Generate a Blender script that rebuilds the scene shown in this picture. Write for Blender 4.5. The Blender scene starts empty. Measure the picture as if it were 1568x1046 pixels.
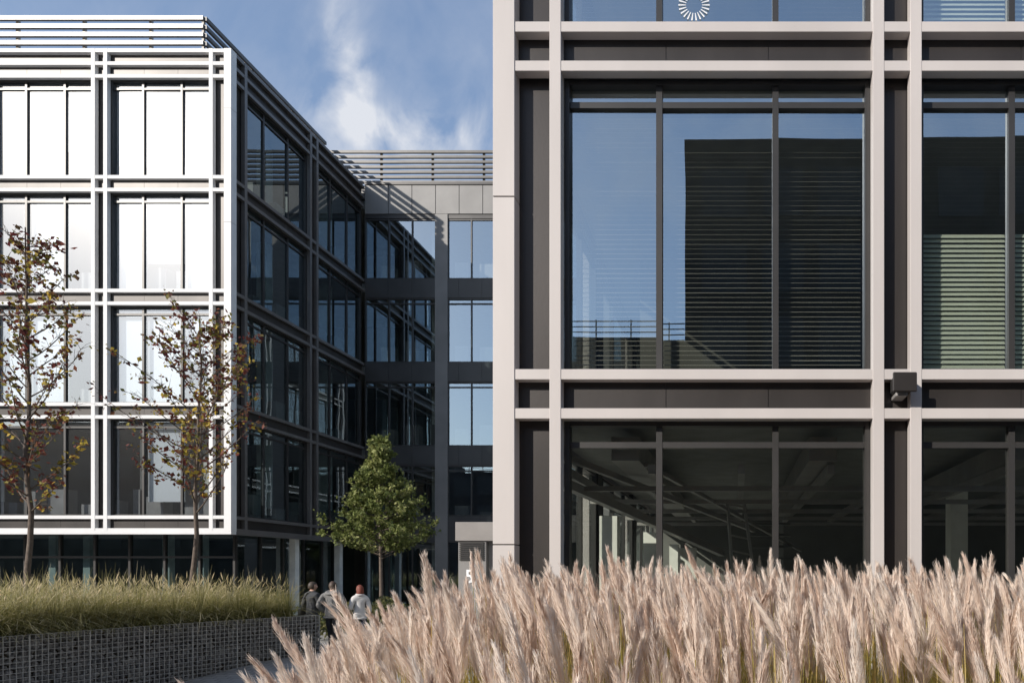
import bpy, math, random, bmesh
import numpy as np
from mathutils import Vector, Matrix
random.seed(7); rng=np.random.default_rng(7)
scene=bpy.context.scene
CAMZ=2.1; F=1030.0
col=scene.collection

# ------------------------------------------------------------ materials
def new_mat(name):
    m=bpy.data.materials.new(name); m.use_nodes=True
    nt=m.node_tree; nt.nodes.clear()
    return m,nt,nt.nodes,nt.links
def pbr(name,c,rough=.5,metal=0.,var=.12,scale=3.,bump=0.,bscale=40.,stretch=(1,1,1),spec=.5):
    m,nt,N,L=new_mat(name)
    out=N.new('ShaderNodeOutputMaterial'); b=N.new('ShaderNodeBsdfPrincipled')
    b.inputs['Roughness'].default_value=rough; b.inputs['Metallic'].default_value=metal
    b.inputs['Specular IOR Level'].default_value=spec
    tc=N.new('ShaderNodeTexCoord'); mp=N.new('ShaderNodeMapping'); mp.inputs['Scale'].default_value=stretch
    L.new(tc.outputs['Object'],mp.inputs['Vector'])
    n=N.new('ShaderNodeTexNoise'); n.inputs['Scale'].default_value=scale; n.inputs['Detail'].default_value=6
    L.new(mp.outputs['Vector'],n.inputs['Vector'])
    r=N.new('ShaderNodeValToRGB')
    r.color_ramp.elements[0].position=.3; r.color_ramp.elements[1].position=.7
    r.color_ramp.elements[0].color=(*[x*(1-var) for x in c],1); r.color_ramp.elements[1].color=(*[min(1,x*(1+var)) for x in c],1)
    L.new(n.outputs['Fac'],r.inputs['Fac']); L.new(r.outputs['Color'],b.inputs['Base Color'])
    if bump>0:
        n2=N.new('ShaderNodeTexNoise'); n2.inputs['Scale'].default_value=bscale; n2.inputs['Detail'].default_value=5
        L.new(tc.outputs['Object'],n2.inputs['Vector'])
        bp=N.new('ShaderNodeBump'); bp.inputs['Strength'].default_value=bump; bp.inputs['Distance'].default_value=.02
        L.new(n2.outputs['Fac'],bp.inputs['Height']); L.new(bp.outputs['Normal'],b.inputs['Normal'])
    L.new(b.outputs[0],out.inputs[0])
    return m
def glass_mat(name,r0,tint,refl=(.9,.95,1.),haze=.06,hrough=.35,wav=.0012):
    m,nt,N,L=new_mat(name)
    out=N.new('ShaderNodeOutputMaterial')
    tr=N.new('ShaderNodeBsdfTransparent'); tr.inputs[0].default_value=(*tint,1)
    gl=N.new('ShaderNodeBsdfGlossy'); gl.inputs['Roughness'].default_value=0.0; gl.inputs[0].default_value=(*refl,1)
    tc=N.new('ShaderNodeTexCoord'); n=N.new('ShaderNodeTexNoise'); n.inputs['Scale'].default_value=.9; n.inputs['Detail'].default_value=1
    L.new(tc.outputs['Object'],n.inputs['Vector'])
    bp=N.new('ShaderNodeBump'); bp.inputs['Strength'].default_value=1; bp.inputs['Distance'].default_value=wav
    L.new(n.outputs['Fac'],bp.inputs['Height']); L.new(bp.outputs['Normal'],gl.inputs['Normal'])
    lw=N.new('ShaderNodeLayerWeight'); lw.inputs['Blend'].default_value=.5
    p=N.new('ShaderNodeMath'); p.operation='POWER'; p.inputs[1].default_value=4; L.new(lw.outputs['Facing'],p.inputs[0])
    mr=N.new('ShaderNodeMapRange'); mr.inputs['To Min'].default_value=r0; mr.inputs['To Max'].default_value=1
    L.new(p.outputs[0],mr.inputs['Value'])
    mx=N.new('ShaderNodeMixShader'); L.new(mr.outputs[0],mx.inputs[0]); L.new(tr.outputs[0],mx.inputs[1]); L.new(gl.outputs[0],mx.inputs[2])
    last=mx
    if haze>0:
        gh=N.new('ShaderNodeBsdfGlossy'); gh.inputs['Roughness'].default_value=hrough; gh.inputs[0].default_value=(1,.98,.95,1)
        mh=N.new('ShaderNodeMixShader'); mh.inputs[0].default_value=haze; L.new(mx.outputs[0],mh.inputs[1]); L.new(gh.outputs[0],mh.inputs[2]); last=mh
    L.new(last.outputs[0],out.inputs[0])
    return m
def plant_mat(name,stops,transl=.35,rough=.6):
    m,nt,N,L=new_mat(name)
    out=N.new('ShaderNodeOutputMaterial')
    at=N.new('ShaderNodeAttribute'); at.attribute_name='rnd'
    r=N.new('ShaderNodeValToRGB'); cr=r.color_ramp
    cr.elements[0].position=stops[0][0]; cr.elements[0].color=(*stops[0][1],1)
    cr.elements[1].position=stops[-1][0]; cr.elements[1].color=(*stops[-1][1],1)
    for p,c in stops[1:-1]:
        e=cr.elements.new(p); e.color=(*c,1)
    L.new(at.outputs['Fac'],r.inputs['Fac'])
    b=N.new('ShaderNodeBsdfPrincipled'); b.inputs['Roughness'].default_value=rough; b.inputs['Specular IOR Level'].default_value=.3
    L.new(r.outputs[0],b.inputs['Base Color'])
    t=N.new('ShaderNodeBsdfTranslucent'); L.new(r.outputs[0],t.inputs[0])
    mx=N.new('ShaderNodeMixShader'); mx.inputs[0].default_value=transl
    L.new(b.outputs[0],mx.inputs[1]); L.new(t.outputs[0],mx.inputs[2]); L.new(mx.outputs[0],out.inputs[0])
    return m
M={}
M['alu']=pbr('frame_aluminium',(.54,.495,.47),.5,.0,.07,1.2,.02,60,(1,1,.25))
M['alu_w']=pbr('frame_white_aluminium',(.74,.73,.72),.6,.0,.04,1.2,spec=.3)
M['dark']=pbr('anthracite_panel',(.045,.039,.036),.42,.3,.22,1.5,.03,30,(1,1,.3))
M['mull']=pbr('window_mullion',(.06,.057,.055),.4,.4,.1,2)
M['grey']=pbr('grey_cladding',(.22,.21,.20),.5,.0,.1,1.2)
M['band']=pbr('dark_spandrel',(.055,.053,.052),.4,.0,.15,1.2)
M['sidef']=pbr('shaded_side_frame',(.17,.158,.15),.4,.3,.1,1.5)  # wing's side frames, darkened: the facade's shade is put into the base colour
M['slab']=pbr('interior_ceiling',(.30,.30,.28),.8)
M['core']=pbr('interior_wall',(.16,.16,.15),.8,0,.2,.8)
M['white']=pbr('white_plaster',(.80,.80,.75),.7)
M['blind']=pbr('roller_blind_fabric',(.74,.755,.77),.8,0,.03,2)
M['furn']=pbr('office_furniture',(.28,.27,.26),.7,0,.2,2)
M['slat']=pbr('venetian_slat',(.50,.48,.44),.4,.1,.05,2)
M['slatw']=pbr('venetian_slat_white',(.80,.84,.74),.5,0,.05,2)
M['glass']=glass_mat('window_glass',.45,(.86,.89,.83),(.80,.92,1.0),.0)
M['glassg']=glass_mat('ground_floor_glass',.14,(.88,.91,.87),(.85,.93,.95),.0)
M['glassw']=glass_mat('wing_window_glass',.33,(.84,.88,.9),(.9,.95,1.0),.022,.3)
M['glasss']=glass_mat('side_window_glass',.24,(.45,.54,.55),(.8,.9,.95),.0)
M['roof']=pbr('roof_membrane',(.12,.12,.12),.9)
M['conc']=pbr('concrete',(.20,.19,.18),.85,0,.1,2,.15,30)
M['kiosk']=pbr('stone_cladding',(.25,.23,.215),.7,0,.08,2)
M['rail']=pbr('roof_screen_metal',(.11,.105,.10),.45,.3)
M['railw']=pbr('roof_screen_light',(.36,.345,.33),.45,.3)
M['signw']=pbr('white_paint',(.8,.8,.8),.5)
M['soil']=pbr('soil',(.07,.055,.04),.95,0,.3,8,.5,20)
M['stone']=pbr('gabion_stone',(.24,.23,.22),.85,0,.45,5,.4,30)
M['wire']=pbr('galvanised_wire',(.48,.47,.45),.4,.2)
M['bark']=pbr('bark',(.13,.10,.08),.9,0,.3,12,.4,40)
M['refl']=pbr('dark_brick_cladding',(.03,.029,.03),.8,0,.2,1,spec=.1)
M['reflw']=pbr('dark_window',(.022,.024,.028),.3,spec=.2)

# ------------------------------------------------------------ mesh helpers
def empty(name,loc=(0,0,0)):
    e=bpy.data.objects.new(name,None); e.location=loc; col.objects.link(e); e.empty_display_size=.3; return e
def np_mesh(name,verts,quads,mat,parent=None,rnd=None,smooth=False,tris=False):
    verts=np.asarray(verts,dtype=np.float32).reshape(-1,3); q=np.asarray(quads,dtype=np.int32)
    k=3 if tris else 4; q=q.reshape(-1,k)
    me=bpy.data.meshes.new(name); me.vertices.add(len(verts)); me.vertices.foreach_set('co',verts.ravel())
    me.loops.add(q.size); me.loops.foreach_set('vertex_index',q.ravel())
    me.polygons.add(len(q)); me.polygons.foreach_set('loop_start',np.arange(0,q.size,k,dtype=np.int32))
    me.polygons.foreach_set('loop_total',np.full(len(q),k,dtype=np.int32))
    me.polygons.foreach_set('use_smooth',np.full(len(q),bool(smooth)))
    me.update(calc_edges=True)
    if rnd is not None:
        a=me.attributes.new('rnd','FLOAT','POINT'); a.data.foreach_set('value',np.asarray(rnd,dtype=np.float32))
    me.materials.append(mat)
    o=bpy.data.objects.new(name,me); col.objects.link(o)
    if parent: o.parent=parent
    return o
class Frame:
    def __init__(s,o,u,n): s.o=Vector(o); s.u=Vector(u); s.n=Vector(n); s.z=Vector((0,0,1))
    def P(s,u,w,d): return s.o+s.u*u+s.z*w+s.n*d
class MB:
    def __init__(s,frame=None): s.f=frame; s.v=[]; s.q=[]
    def box(s,u0,u1,w0,w1,d0,d1):
        if s.f: P=s.f.P
        else: P=lambda x,z,y: Vector((x,y,z))
        b=len(s.v)
        for (u,w,d) in ((u0,w0,d0),(u1,w0,d0),(u1,w1,d0),(u0,w1,d0),(u0,w0,d1),(u1,w0,d1),(u1,w1,d1),(u0,w1,d1)):
            s.v.append(tuple(P(u,w,d)))
        fs=[(0,1,2,3),(5,4,7,6),(4,0,3,7),(1,5,6,2),(3,2,6,7),(4,5,1,0)]
        a=Vector(s.v[b]);e1=Vector(s.v[b+1])-a;e2=Vector(s.v[b+3])-a;e3=Vector(s.v[b+4])-a
        flip=e1.cross(e2).dot(e3)>0
        for f in fs:
            f=tuple(b+i for i in f); s.q.append(f[::-1] if flip else f)
    def wbox(s,x0,x1,y0,y1,z0,z1):
        f=s.f; s.f=None; s.box(x0,x1,z0,z1,y0,y1); s.f=f
    def quad(s,u0,u1,w0,w1,d,tu=0.,tw=0.):
        P=s.f.P;b=len(s.v)
        for (u,w,a,c) in ((u0,w0,0,0),(u1,w0,1,0),(u1,w1,1,1),(u0,w1,0,1)): s.v.append(tuple(P(u,w,d+tu*a+tw*c)))
        s.q.append((b,b+1,b+2,b+3))
    def slat(s,u0,u1,w,d0,d1,dz):
        P=s.f.P;b=len(s.v)
        for (u,ww,d) in ((u0,w,d0),(u1,w,d0),(u1,w+dz,d1),(u0,w+dz,d1)): s.v.append(tuple(P(u,ww,d)))
        s.q.append((b,b+1,b+2,b+3))
    def make(s,name,mat,parent,bevel=0):
        if not s.v: return None
        o=np_mesh(name,s.v,s.q,mat,parent)
        if bevel:
            m=o.modifiers.new('b','BEVEL'); m.width=bevel; m.segments=1; m.limit_method='ANGLE'
        return o

# ------------------------------------------------------------ facade
PIER=.25; D0=.40; CW=.132; WW=3.59; DG=.30
def facade(fr,length,levels,base,parent,tag,frame_mat,glass,pier=True,top_extra=None,blinds=None,bevel=0,glass0=None,base_fascia=False,seed=1):
    R=random.Random(seed)
    fm=MB(fr);dm=MB(fr);mm=MB(fr);gm=MB(fr);g0=MB(fr);bl=MB(fr);sl=MB(fr);sw=MB(fr)
    top=levels[-1]+(.06 if top_extra is None else .52)
    if pier:
        js=[]; k=2.41
        while k<top: js.append(k); k+=4.0
        a=base
        for j in js+[top]:
            if j>a: fm.box(0,PIER,a,j-(.006 if j!=top else 0),-.26,.004); a=j+.006
        dm.box(.01,PIER-.01,base,top-.02,-.25,-.012)
    u=PIER; segs=[]
    segs.append(('d',u,u+D0)); u+=D0
    segs.append(('c',u,u+CW)); u+=CW
    while u<length-.5:
        e=min(u+WW,length)
        segs.append(('w',u,e)); u=e
        if u<length:
            for t,w in (('c',CW),('d',DG),('c',CW)):
                if u+w<=length+.01: segs.append((t,u,u+w)); u+=w
    end=u
    for t,a,b in segs:
        if t=='c': fm.box(a,b,base,top,-.14,0)
        if t=='d':
            dm.box(a-.05,b+.05,base,top-.05,-.28,-.17)
    for i,z in enumerate(levels):
        for zz in (z,z-.45):
            fm.box(PIER-.01 if pier else PIER,end,zz-.06,zz+.06,-.13,-.006)
        dm.box(PIER,end,z-.40,z-.05,-.27,-.139)
        for t,a,b in segs:
            if t=='w':
                n=3 if b-a>3 else 1
                for q in range(n): dm.box(a+(b-a)*q/n+.004,a+(b-a)*(q+1)/n-.004,z-.385,z-.065,-.2,-.130)
    if top_extra is not None:
        fm.box(PIER-.01,end,top_extra-.06,top_extra+.06,-.3,-.006)
        dm.box(PIER,end,levels[-1]+.04,top_extra-.05,-.27,-.15)
    spans=[]
    if not base_fascia: spans.append((base,levels[0]-.51,True))
    for a,b in zip(levels[:-1],levels[1:]): spans.append((a+.06,b-.51,False))
    for t,a,b in segs:
        if t!='w': continue
        for k,(w0,w1,gf) in enumerate(spans):
            W=b-a
            ms=[1.11,W-1.11] if W>3 else ([W/2] if W>1.2 else [])
            mm.box(a,a+.06,w0,w1,-.27,-.15); mm.box(b-.06,b,w0,w1,-.27,-.15)
            mm.box(a+.06,b-.06,w0,w0+.05,-.27,-.16); mm.box(a+.06,b-.06,w1-.05,w1,-.27,-.16)
            tz=w1-.27
            mm.box(a+.06,b-.06,tz-.035,tz+.035,-.27,-.185)
            for m in ms: mm.box(a+m-.036,a+m+.036,w0+.05,w1-.05,-.27,-.180)
            xs=[a+.06]+[a+m for m in ms]+[b-.06]
            for x0,x1 in zip(xs[:-1],xs[1:]):
                tgt=(g0 if (gf and glass0) else gm)
                tgt.quad(x0,x1,w0+.04,tz,-.235,R.uniform(-.003,.003),R.uniform(-.007,.007))
                tgt.quad(x0,x1,tz,w1-.04,-.235,0,R.uniform(-.001,.001))
            if blinds=='roller' :  # real blinds plus added ones that make the upper facade bright and pale
                for x0,x1 in zip(xs[:-1],xs[1:]):
                    p=(.12,.75,.8,.9)[min(k,3)]
                    if R.random()<p:
                        full=R.random()<(.7 if k>=1 else .2); lo=w0+.1 if full else w0+(w1-w0)*R.choice([.15,.3,.45])
                        bl.quad(x0+.03,x1-.03,lo,w1-.06,-.36-.01*R.random())
            if blinds=='venetian' and not gf:
                first=(a<3)
                for ii,(x0,x1) in enumerate(zip(xs[:-1],xs[1:])):
                    z=w0+.10; hi=w1-.3
                    while z<hi:
                        jit=R.uniform(-.002,.002)
                        if first: sl.slat(x0+.02,x1-.02,z+jit,-.36,-.334,-.017+jit)
                        elif z<w0+1.75: sw.slat(x0+.02,x1-.02,z+jit,-.36,-.332,-.052)
                        else: sl.slat(x0+.02,x1-.02,z+jit,-.36,-.334,-.012)
                        z+=.058
                    mm.box(x0+.02,x1-.02,hi,hi+.05,-.37,-.32)
    fm.make(tag+'_frame',frame_mat,parent,bevel); dm.make(tag+'_panels',M['dark'],parent); mm.make(tag+'_mullions',M['mull'],parent)
    gm.make(tag+'_glass',glass,parent); 
    if glass0: g0.make(tag+'_ground_glass',glass0,parent)
    bl.make(tag+'_roller_blinds',M['blind'],parent); sl.make(tag+'_venetian_blinds',M['slat'],parent); sw.make(tag+'_venetian_blinds_white',M['slatw'],parent)
    return end,segs

# ============================================================ FRONT BUILDING
FB=empty('office_building')
FX=-2.82; FY=7.74
lv=[4.37,8.37,12.37,16.37,20.37]
facade(Frame((FX,FY,0),(1,0,0),(0,-1,0)),17.,lv,-.5,FB,'front',M['alu'],M['glass'],True,None,'venetian',.004,M['glassg'],seed=3)
facade(Frame((FX,FY+.012,0),(0,1,0),(-1,0,0)),12.9,lv,-.5,FB,'side',M['alu'],M['glass'],False,None,None,0,M['glassg'],seed=4)
b=MB()
b.wbox(FX+.3,14,FY+.3,20.5,20.1,20.5)
for z in lv[:-1]: b.wbox(FX+.29,14,FY+.29,20.5,z-.42,z-.03)
b.make('slabs',M['slab'],FB)
b=MB(); b.wbox(FX+4,14,17.5,20.6,-.5,20.3); b.wbox(FX+.28,FX+4,20.3,20.6,-.5,20.3)
b.wbox(13.9,14.1,FY+.3,20.6,-.5,20.3)
for z in lv[:-1]: b.wbox(FX+1,13.8,12.5,12.62,z,z+3.5)
b.make('core_walls',M['core'],FB)
b=MB(); b.wbox(FX+.29,14,FY+.29,20.4,-.5,.02); b.make('ground_floor_slab',M['slab'],FB)
b=MB()
for (x,y,w,h) in ((-1.98,10.4,.27,2.95),(-1.45,11.2,.22,2.75),(-1.18,12.4,.16,2.6),(-.85,11.4,.28,2.5),(3.9,12,.3,3.9),(6.6,10.5,.3,3.9)):
    b.wbox(x-w/2,x+w/2,y-w/2,y+w/2,.02,h)
b.make('interior_columns',M['white'],FB)
def beam(V,Q,p0,p1,w,h):
    p0=Vector(p0);p1=Vector(p1);d=(p1-p0).normalized();s=d.cross(Vector((0,0,1))).normalized()*w/2;u=s.cross(d).normalized()*h/2
    o=len(V)
    for p in (p0,p1):
        for a,c in ((-1,-1),(1,-1),(1,1),(-1,1)): V.append(tuple(p+s*a+u*c))
    for f in ((0,1,2,3),(7,6,5,4),(0,4,5,1),(1,5,6,2),(2,6,7,3),(3,7,4,0)): Q.append(tuple(o+i for i in f))
V_=[];Q_=[]
beam(V_,Q_,(-2.5,8.6,3.35),(-.3,12.6,2.45),.12,.12); beam(V_,Q_,(-2.3,8.6,3.6),(.3,13,2.9),.08,.08)
beam(V_,Q_,(-1.2,8.8,3.5),(1.5,16,2.6),.06,.06)
for k in range(9): beam(V_,Q_,(-.15,11.5+k*.02,3.25-k*.26),(.12+.03*k,11.5+k*.02,3.2-k*.27),.04,.03)
beam(V_,Q_,(-.18,11.48,3.3),(-.02,11.6,1.0),.03,.05); beam(V_,Q_,(.10,11.48,3.3),(.42,11.6,1.0),.03,.05)
np_mesh('interior_braces',V_,Q_,M['railw'],FB)
b=MB()
for i in range(8):
    x=-2.3+i*1.15; b.wbox(x,x+.09,8.6,17.4,3.35,3.47)
for j in range(5):
    y=9.2+j*1.7; b.wbox(-2.4,10,y,y+.07,3.2,3.27)
for x in (-1.6,.9,3.5): b.wbox(x,x+.35,8.5,17.4,3.5,3.8)
b.make('interior_ducts',M['railw'],FB)
b=MB()
for i in range(6):
    x=-1.5+i*1.5; b.wbox(x,x+1.2,10.5+.4*(i%2),11.2+.4*(i%2),.72,.76); b.wbox(x+.05,x+.1,10.9,10.95,0,.72); b.wbox(x+1.1,x+1.15,10.9,10.95,0,.72)
    b.wbox(x+.3,x+.8,11.3,11.35,.9,1.2)
b.make('interior_desks',M['mull'],FB)
b=MB()
for i in range(12): b.wbox(.2,1.2,12.3+i*.28,12.55+i*.28,.2+i*.27,.25+i*.27)
b.make('interior_stair',M['core'],FB)
dv=[];dq=[]
cx,cz=-.52,8.80
for k in range(22):
    a=2*math.pi*k/22; r0,r1=.095,.185; w0,w1=.004,.009
    c,s=math.cos(a),math.sin(a); bb=len(dv)
    for r,w in ((r0,-w0),(r0,w0),(r1,w1),(r1,-w1)): dv.append((cx+c*r-s*w,FY+.222,cz+s*r+c*w))
    dq.append((bb,bb+1,bb+2,bb+3))
np_mesh('window_decal',dv,dq,M['signw'],FB)
FL=empty('wall_floodlight',(0,0,0))
b=MB(); x=(1378-1130)/133.; z=2.1+(875-600)/133.
b.wbox(x-.10,x+.12,FY-.16,FY+.06,z-.02,z+.15); b.make('housing',M['mull'],FL,.012)
b=MB(); b.wbox(x-.125,x+.145,FY-.2,FY-.17,z-.05,z+.17); b.make('lamp_head',M['dark'],FL,.01)
b=MB(); b.wbox(x-.03,x+.05,FY+.03,FY+.2,z-.06,z+.02);b.wbox(x-.07,x+.06,FY-.1,FY+.13,z-.075,z-.03); b.make('bracket',M['railw'],FL,.005)

# ============================================================ LEFT / COURTYARD BUILDING
LB=empty('office_building')
LX=-17.86; LY=23.7; BY=32.2
lv2=[4.02,8.0,12.0,16.0,20.0]
facade(Frame((LX,LY,0),(-1,0,0),(0,-1,0)),30.,lv2,3.52,LB,'front',M['alu_w'],M['glassw'],True,20.45,'roller',0,None,True,seed=11)
facade(Frame((LX,LY+.012,0),(0,1,0),(1,0,0)),8.46,lv2,3.52,LB,'side',M['sidef'],M['glasss'],False,20.45,None,0,None,True,seed=12)
b=MB()
for z in lv2: b.wbox(-48,LX-.29,LY+.29,45,z-.42,z-.03); b.wbox(LX-.3,6,BY+.25,45,z-.425,z-.035)
b.make('slabs',M['slab'],LB)
b=MB(); b.wbox(-48,LX-.28,LY+.28,45,20.02,20.3); b.wbox(LX-.29,6,BY+.2,45,20.03,20.31); b.make('roof_deck',M['roof'],LB)
b=MB(); b.wbox(-48,LX-6,LY+6,45,0,20); b.wbox(LX-6.01,6,BY+5,45,0,19.98); 
for z0 in (4,8,12,16):
    for x in (-21.6,-25.8,-30,-34.1): b.wbox(x,x+.12,LY+.6,LY+6,z0,z0+3.6)
b.make('core_walls',M['core'],LB)
b=MB()
for x in (-19.9,-24,-28.2): b.wbox(x-.2,x+.2,LY+1.6,LY+2,3.6,20)
for y in (27.8,31.9): b.wbox(LX-1.9,LX-1.5,y-.2,y+.2,3.6,20)
for x in (-15,-11,-7): b.wbox(x-.2,x+.2,BY+1.2,BY+1.6,0,20)
b.make('interior_columns',M['white'],LB)
b=MB()
R=random.Random(5)
for z0 in (4.02,8,12,16):
    for i in range(20):
        x=LX-1.2-i*.9+R.uniform(-.3,.3); h=R.uniform(.5,1.1); w=R.uniform(.15,.4)
        b.wbox(x-w,x+w,LY+.6,LY+1.0,z0,z0+h)
    for i in range(6):
        y=LY+1+i*1.3; b.wbox(LX-1.0,LX-.6,y-.4,y+.3,z0,z0+R.uniform(.6,1.1))
    for i in range(9):
        x=LX+.8+i*1.2; b.wbox(x-.3,x+.35,BY+.5,BY+.9,z0+.02,z0+R.uniform(.9,1.3))
b.make('interior_furniture',M['furn'],LB)
G=Frame((LX-.9,LY+1.4,0),(-1,0,0),(0,-1,0))
g=MB(G); m=MB(G)
for i in range(22):
    g.quad(i*1.3,(i+1)*1.3,.1,3.5,0); m.box(i*1.3-.04,i*1.3+.04,0,3.5,-.06,.06)
m.box(0,29,0,.12,-.07,.07); m.box(0,29,2.6,2.68,-.07,.07)
g.make('ground_glass',M['glasss'],LB); m.make('ground_mullions',M['mull'],LB)
G=Frame((LX-.9,LY+1.4,0),(0,1,0),(1,0,0)); g=MB(G); m=MB(G)
for i in range(6):
    g.quad(i*1.3,(i+1)*1.3,.1,3.5,0); m.box(i*1.3-.04,i*1.3+.04,0,3.5,-.06,.06)
m.box(0,7.8,0,.12,-.07,.07)
g.make('side_ground_glass',M['glasss'],LB); m.make('side_ground_mullions',M['mull'],LB)
b=MB()
for x in (-20.3,-21.6,-24.6,-25.9,-29,-31): b.wbox(x-.13,x+.13,LY+1.7,LY+1.95,0,3.45)
b.wbox(LX-.75,LX-.5,27.9,28.15,0,3.5); b.wbox(LX-.75,LX-.5,31,31.25,0,3.5)
b.make('ground_columns',M['white'],LB)
b=MB(); b.wbox(-48,LX-.28,LY+.28,45,3.5,3.56); b.make('soffit',M['grey'],LB)
b=MB(); b.wbox(-48,LX,LY-.001,LY+.25,3.42,3.53);  b.make('fascia',M['alu_w'],LB)
b=MB(); b.wbox(LX-.25,LX+.01,LY+.252,BY,3.42,3.53);  b.make('side_fascia',M['sidef'],LB)
fr=Frame((LX,BY,0),(1,0,0),(0,-1,0))
gp=MB(fr);mm=MB(fr);gg=MB(fr);pl=MB(fr)
bands=[(3.5,4.75)]+[(4*k-.82,4*k+.1) for k in (2,3,4)]
L=24
for (a,c) in bands: gp.box(0,L,a,c,-.2,-.02)
for (a,c) in bands:
    x=0
    while x<L: gp.box(x+.006,x+1.114,a+.02,c-.02,-.1,-.006); x+=1.12
mm.box(0,L,19.0,20.5,-.25,-.03); mm.box(0,L,20.585,20.68,-.5,.05)
pos=0; wins=[]
while pos<L:
    wins.append((pos,pos+3.36)); 
    pl.box(pos+3.36,pos+3.96,0,19.195,-.2,.012); pos+=3.96
for (a,c) in wins:
    for (z0,z1) in ((4.75,7.18),(8.1,11.18),(12.1,15.18),(16.1,19.2)):
        n=3
        for i in range(n):
            gg.quad(a+i*1.12,a+(i+1)*1.12,z0,z1,-.1,R.uniform(-.002,.002),R.uniform(-.005,.005)); 
        for i in range(n+1): mm.box(a+i*1.12-.03,a+i*1.12+.03,z0,z1,-.15,-.05)
        mm.box(a,a+3.36,z1-.28,z1-.22,-.15,-.055); mm.box(a,a+3.36,z0,z0+.06,-.15,-.04);mm.box(a,a+3.36,z1-.06,z1,-.15,-.04)
    for i in range(3): gg.quad(a+i*1.12,a+(i+1)*1.12,.1,3.5,-.1)
    for i in range(4): mm.box(a+i*1.12-.03,a+i*1.12+.03,0,3.5,-.15,-.05)
gp.make('back_bands',M['band'],LB); pl.make('back_piers',M['grey'],LB); mm.make('back_mullions',M['mull'],LB); gg.make('back_glass',M['glass'],LB)
x=0; gp=MB(fr)
while x<L:
    gp.box(x+.012,x+1.112,19.21,20.575,-.02,.012); x+=1.13
gp.make('back_parapet_panels',M['grey'],LB)
def screen(name,x0,x1,y,z0,z1,n,mat,hy=False,y1=None,th=.06):
    o=MB()
    for i in range(n):
        z=z0+(z1-z0)*(i/(n-1))
        if not hy: o.wbox(x0,x1,y-.06,y+.04,z-th,z+th)
        else: o.wbox(x0-.04,x0+.06,y,y1,z-th,z+th)
    if not hy:
        x=x0+.01
        while x<x1: o.wbox(x-.05,x+.05,y+.045,y+.13,20.3,z1+.05); x+=2.55
    else:
        yy=y
        while yy<y1: o.wbox(x0-.13,x0-.045,yy,yy+.08,20.3,z1+.05); yy+=2.55
    o.make(name,mat,LB)
screen('roof_screen_front',-48,-20.4,LY+2,21.0,23.2,8,M['railw'],th=.075)
screen('roof_screen_side',-20.36,0,LY+2,21.0,23.2,8,M['rail'],True,BY+1,th=.075)
screen('roof_screen_back',-20.3,6,BY+1.2,20.9,22.9,9,M['rail'],th=.06)
b=MB(); b.wbox(-26,-17.8,35.5,40,20.3,22.3); b.wbox(-16,-13,35,39,20.3,22.0); b.make('roof_plant',M['conc'],LB)

# ============================================================ buildings across the street (seen reflected in the glass)
OT=empty('office_tower')
b=MB(); b.wbox(-2.9,34,-36,-20,-.5,25.2); b.make('walls',M['refl'],OT)
b=MB()
for k in range(6):
    for i in range(11):
        x=-2+i*3.2; z=1+k*4
        b.wbox(x,x+2.4,-20.0,-19.97,z,z+2.6)
b.make('windows',M['reflw'],OT)
LO=empty('low_office_building')
b=MB(); b.wbox(-40,-2.95,-34,-20.5,-.5,14.6); b.wbox(-100,-40.02,-34,-20.5,-.5,17.2); b.make('walls',M['refl'],LO)
b=MB()
for k in range(4):
    for i in range(30):
        x=-98+i*3.1; z=.9+k*3.6
        b.wbox(x,x+2.2,-20.5,-20.46,z,z+2.3)
b.make('windows',M['reflw'],LO)
b=MB()
for i in range(4): b.wbox(-40,-3,-21,-20.95,14.75+i*.3,14.8+i*.3)
for i in range(20): b.wbox(-40+i*1.9,-39.94+i*1.9,-21.02,-20.94,14.6,15.75)
b.make('roof_railing',M['rail'],LO)

# ============================================================ GROUND
def gz(y):
    t=min(1,max(0,(18-y)/5.5)); return -.5*t*t*(3-2*t)
ys=[-250,-60]+list(np.arange(8,20,.5))+[25,50,120,400]
xs=[-400,-60,-20,0,20,60,400]
gv=[(x,y,gz(y)) for y in ys for x in xs]; nq=[]
for j in range(len(ys)-1):
    for i in range(len(xs)-1):
        a=j*len(xs)+i; nq.append((a,a+1,a+1+len(xs),a+len(xs)))
m,nt,N,L_=new_mat('paving')
out=N.new('ShaderNodeOutputMaterial'); bs=N.new('ShaderNodeBsdfPrincipled'); bs.inputs['Roughness'].default_value=.8
tc=N.new('ShaderNodeTexCoord'); br=N.new('ShaderNodeTexBrick'); br.inputs['Scale'].default_value=1.6
br.inputs['Color1'].default_value=(.46,.44,.42,1); br.inputs['Color2'].default_value=(.36,.345,.33,1); br.inputs['Mortar'].default_value=(.14,.135,.13,1); br.inputs['Mortar Size'].default_value=.012
ns=N.new('ShaderNodeTexNoise'); ns.inputs['Scale'].default_value=1.3; ns.inputs['Detail'].default_value=8
mx=N.new('ShaderNodeMix'); mx.data_type='RGBA'; mx.blend_type='MULTIPLY'; mx.inputs[0].default_value=.35
L_.new(tc.outputs['Object'],br.inputs['Vector']); L_.new(tc.outputs['Object'],ns.inputs['Vector'])
L_.new(br.outputs['Color'],mx.inputs[6]); L_.new(ns.outputs['Fac'],mx.inputs[7]); L_.new(mx.outputs[2],bs.inputs['Base Color']); L_.new(bs.outputs[0],out.inputs[0])
np_mesh('ground',gv,nq,m,smooth=True)

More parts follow.
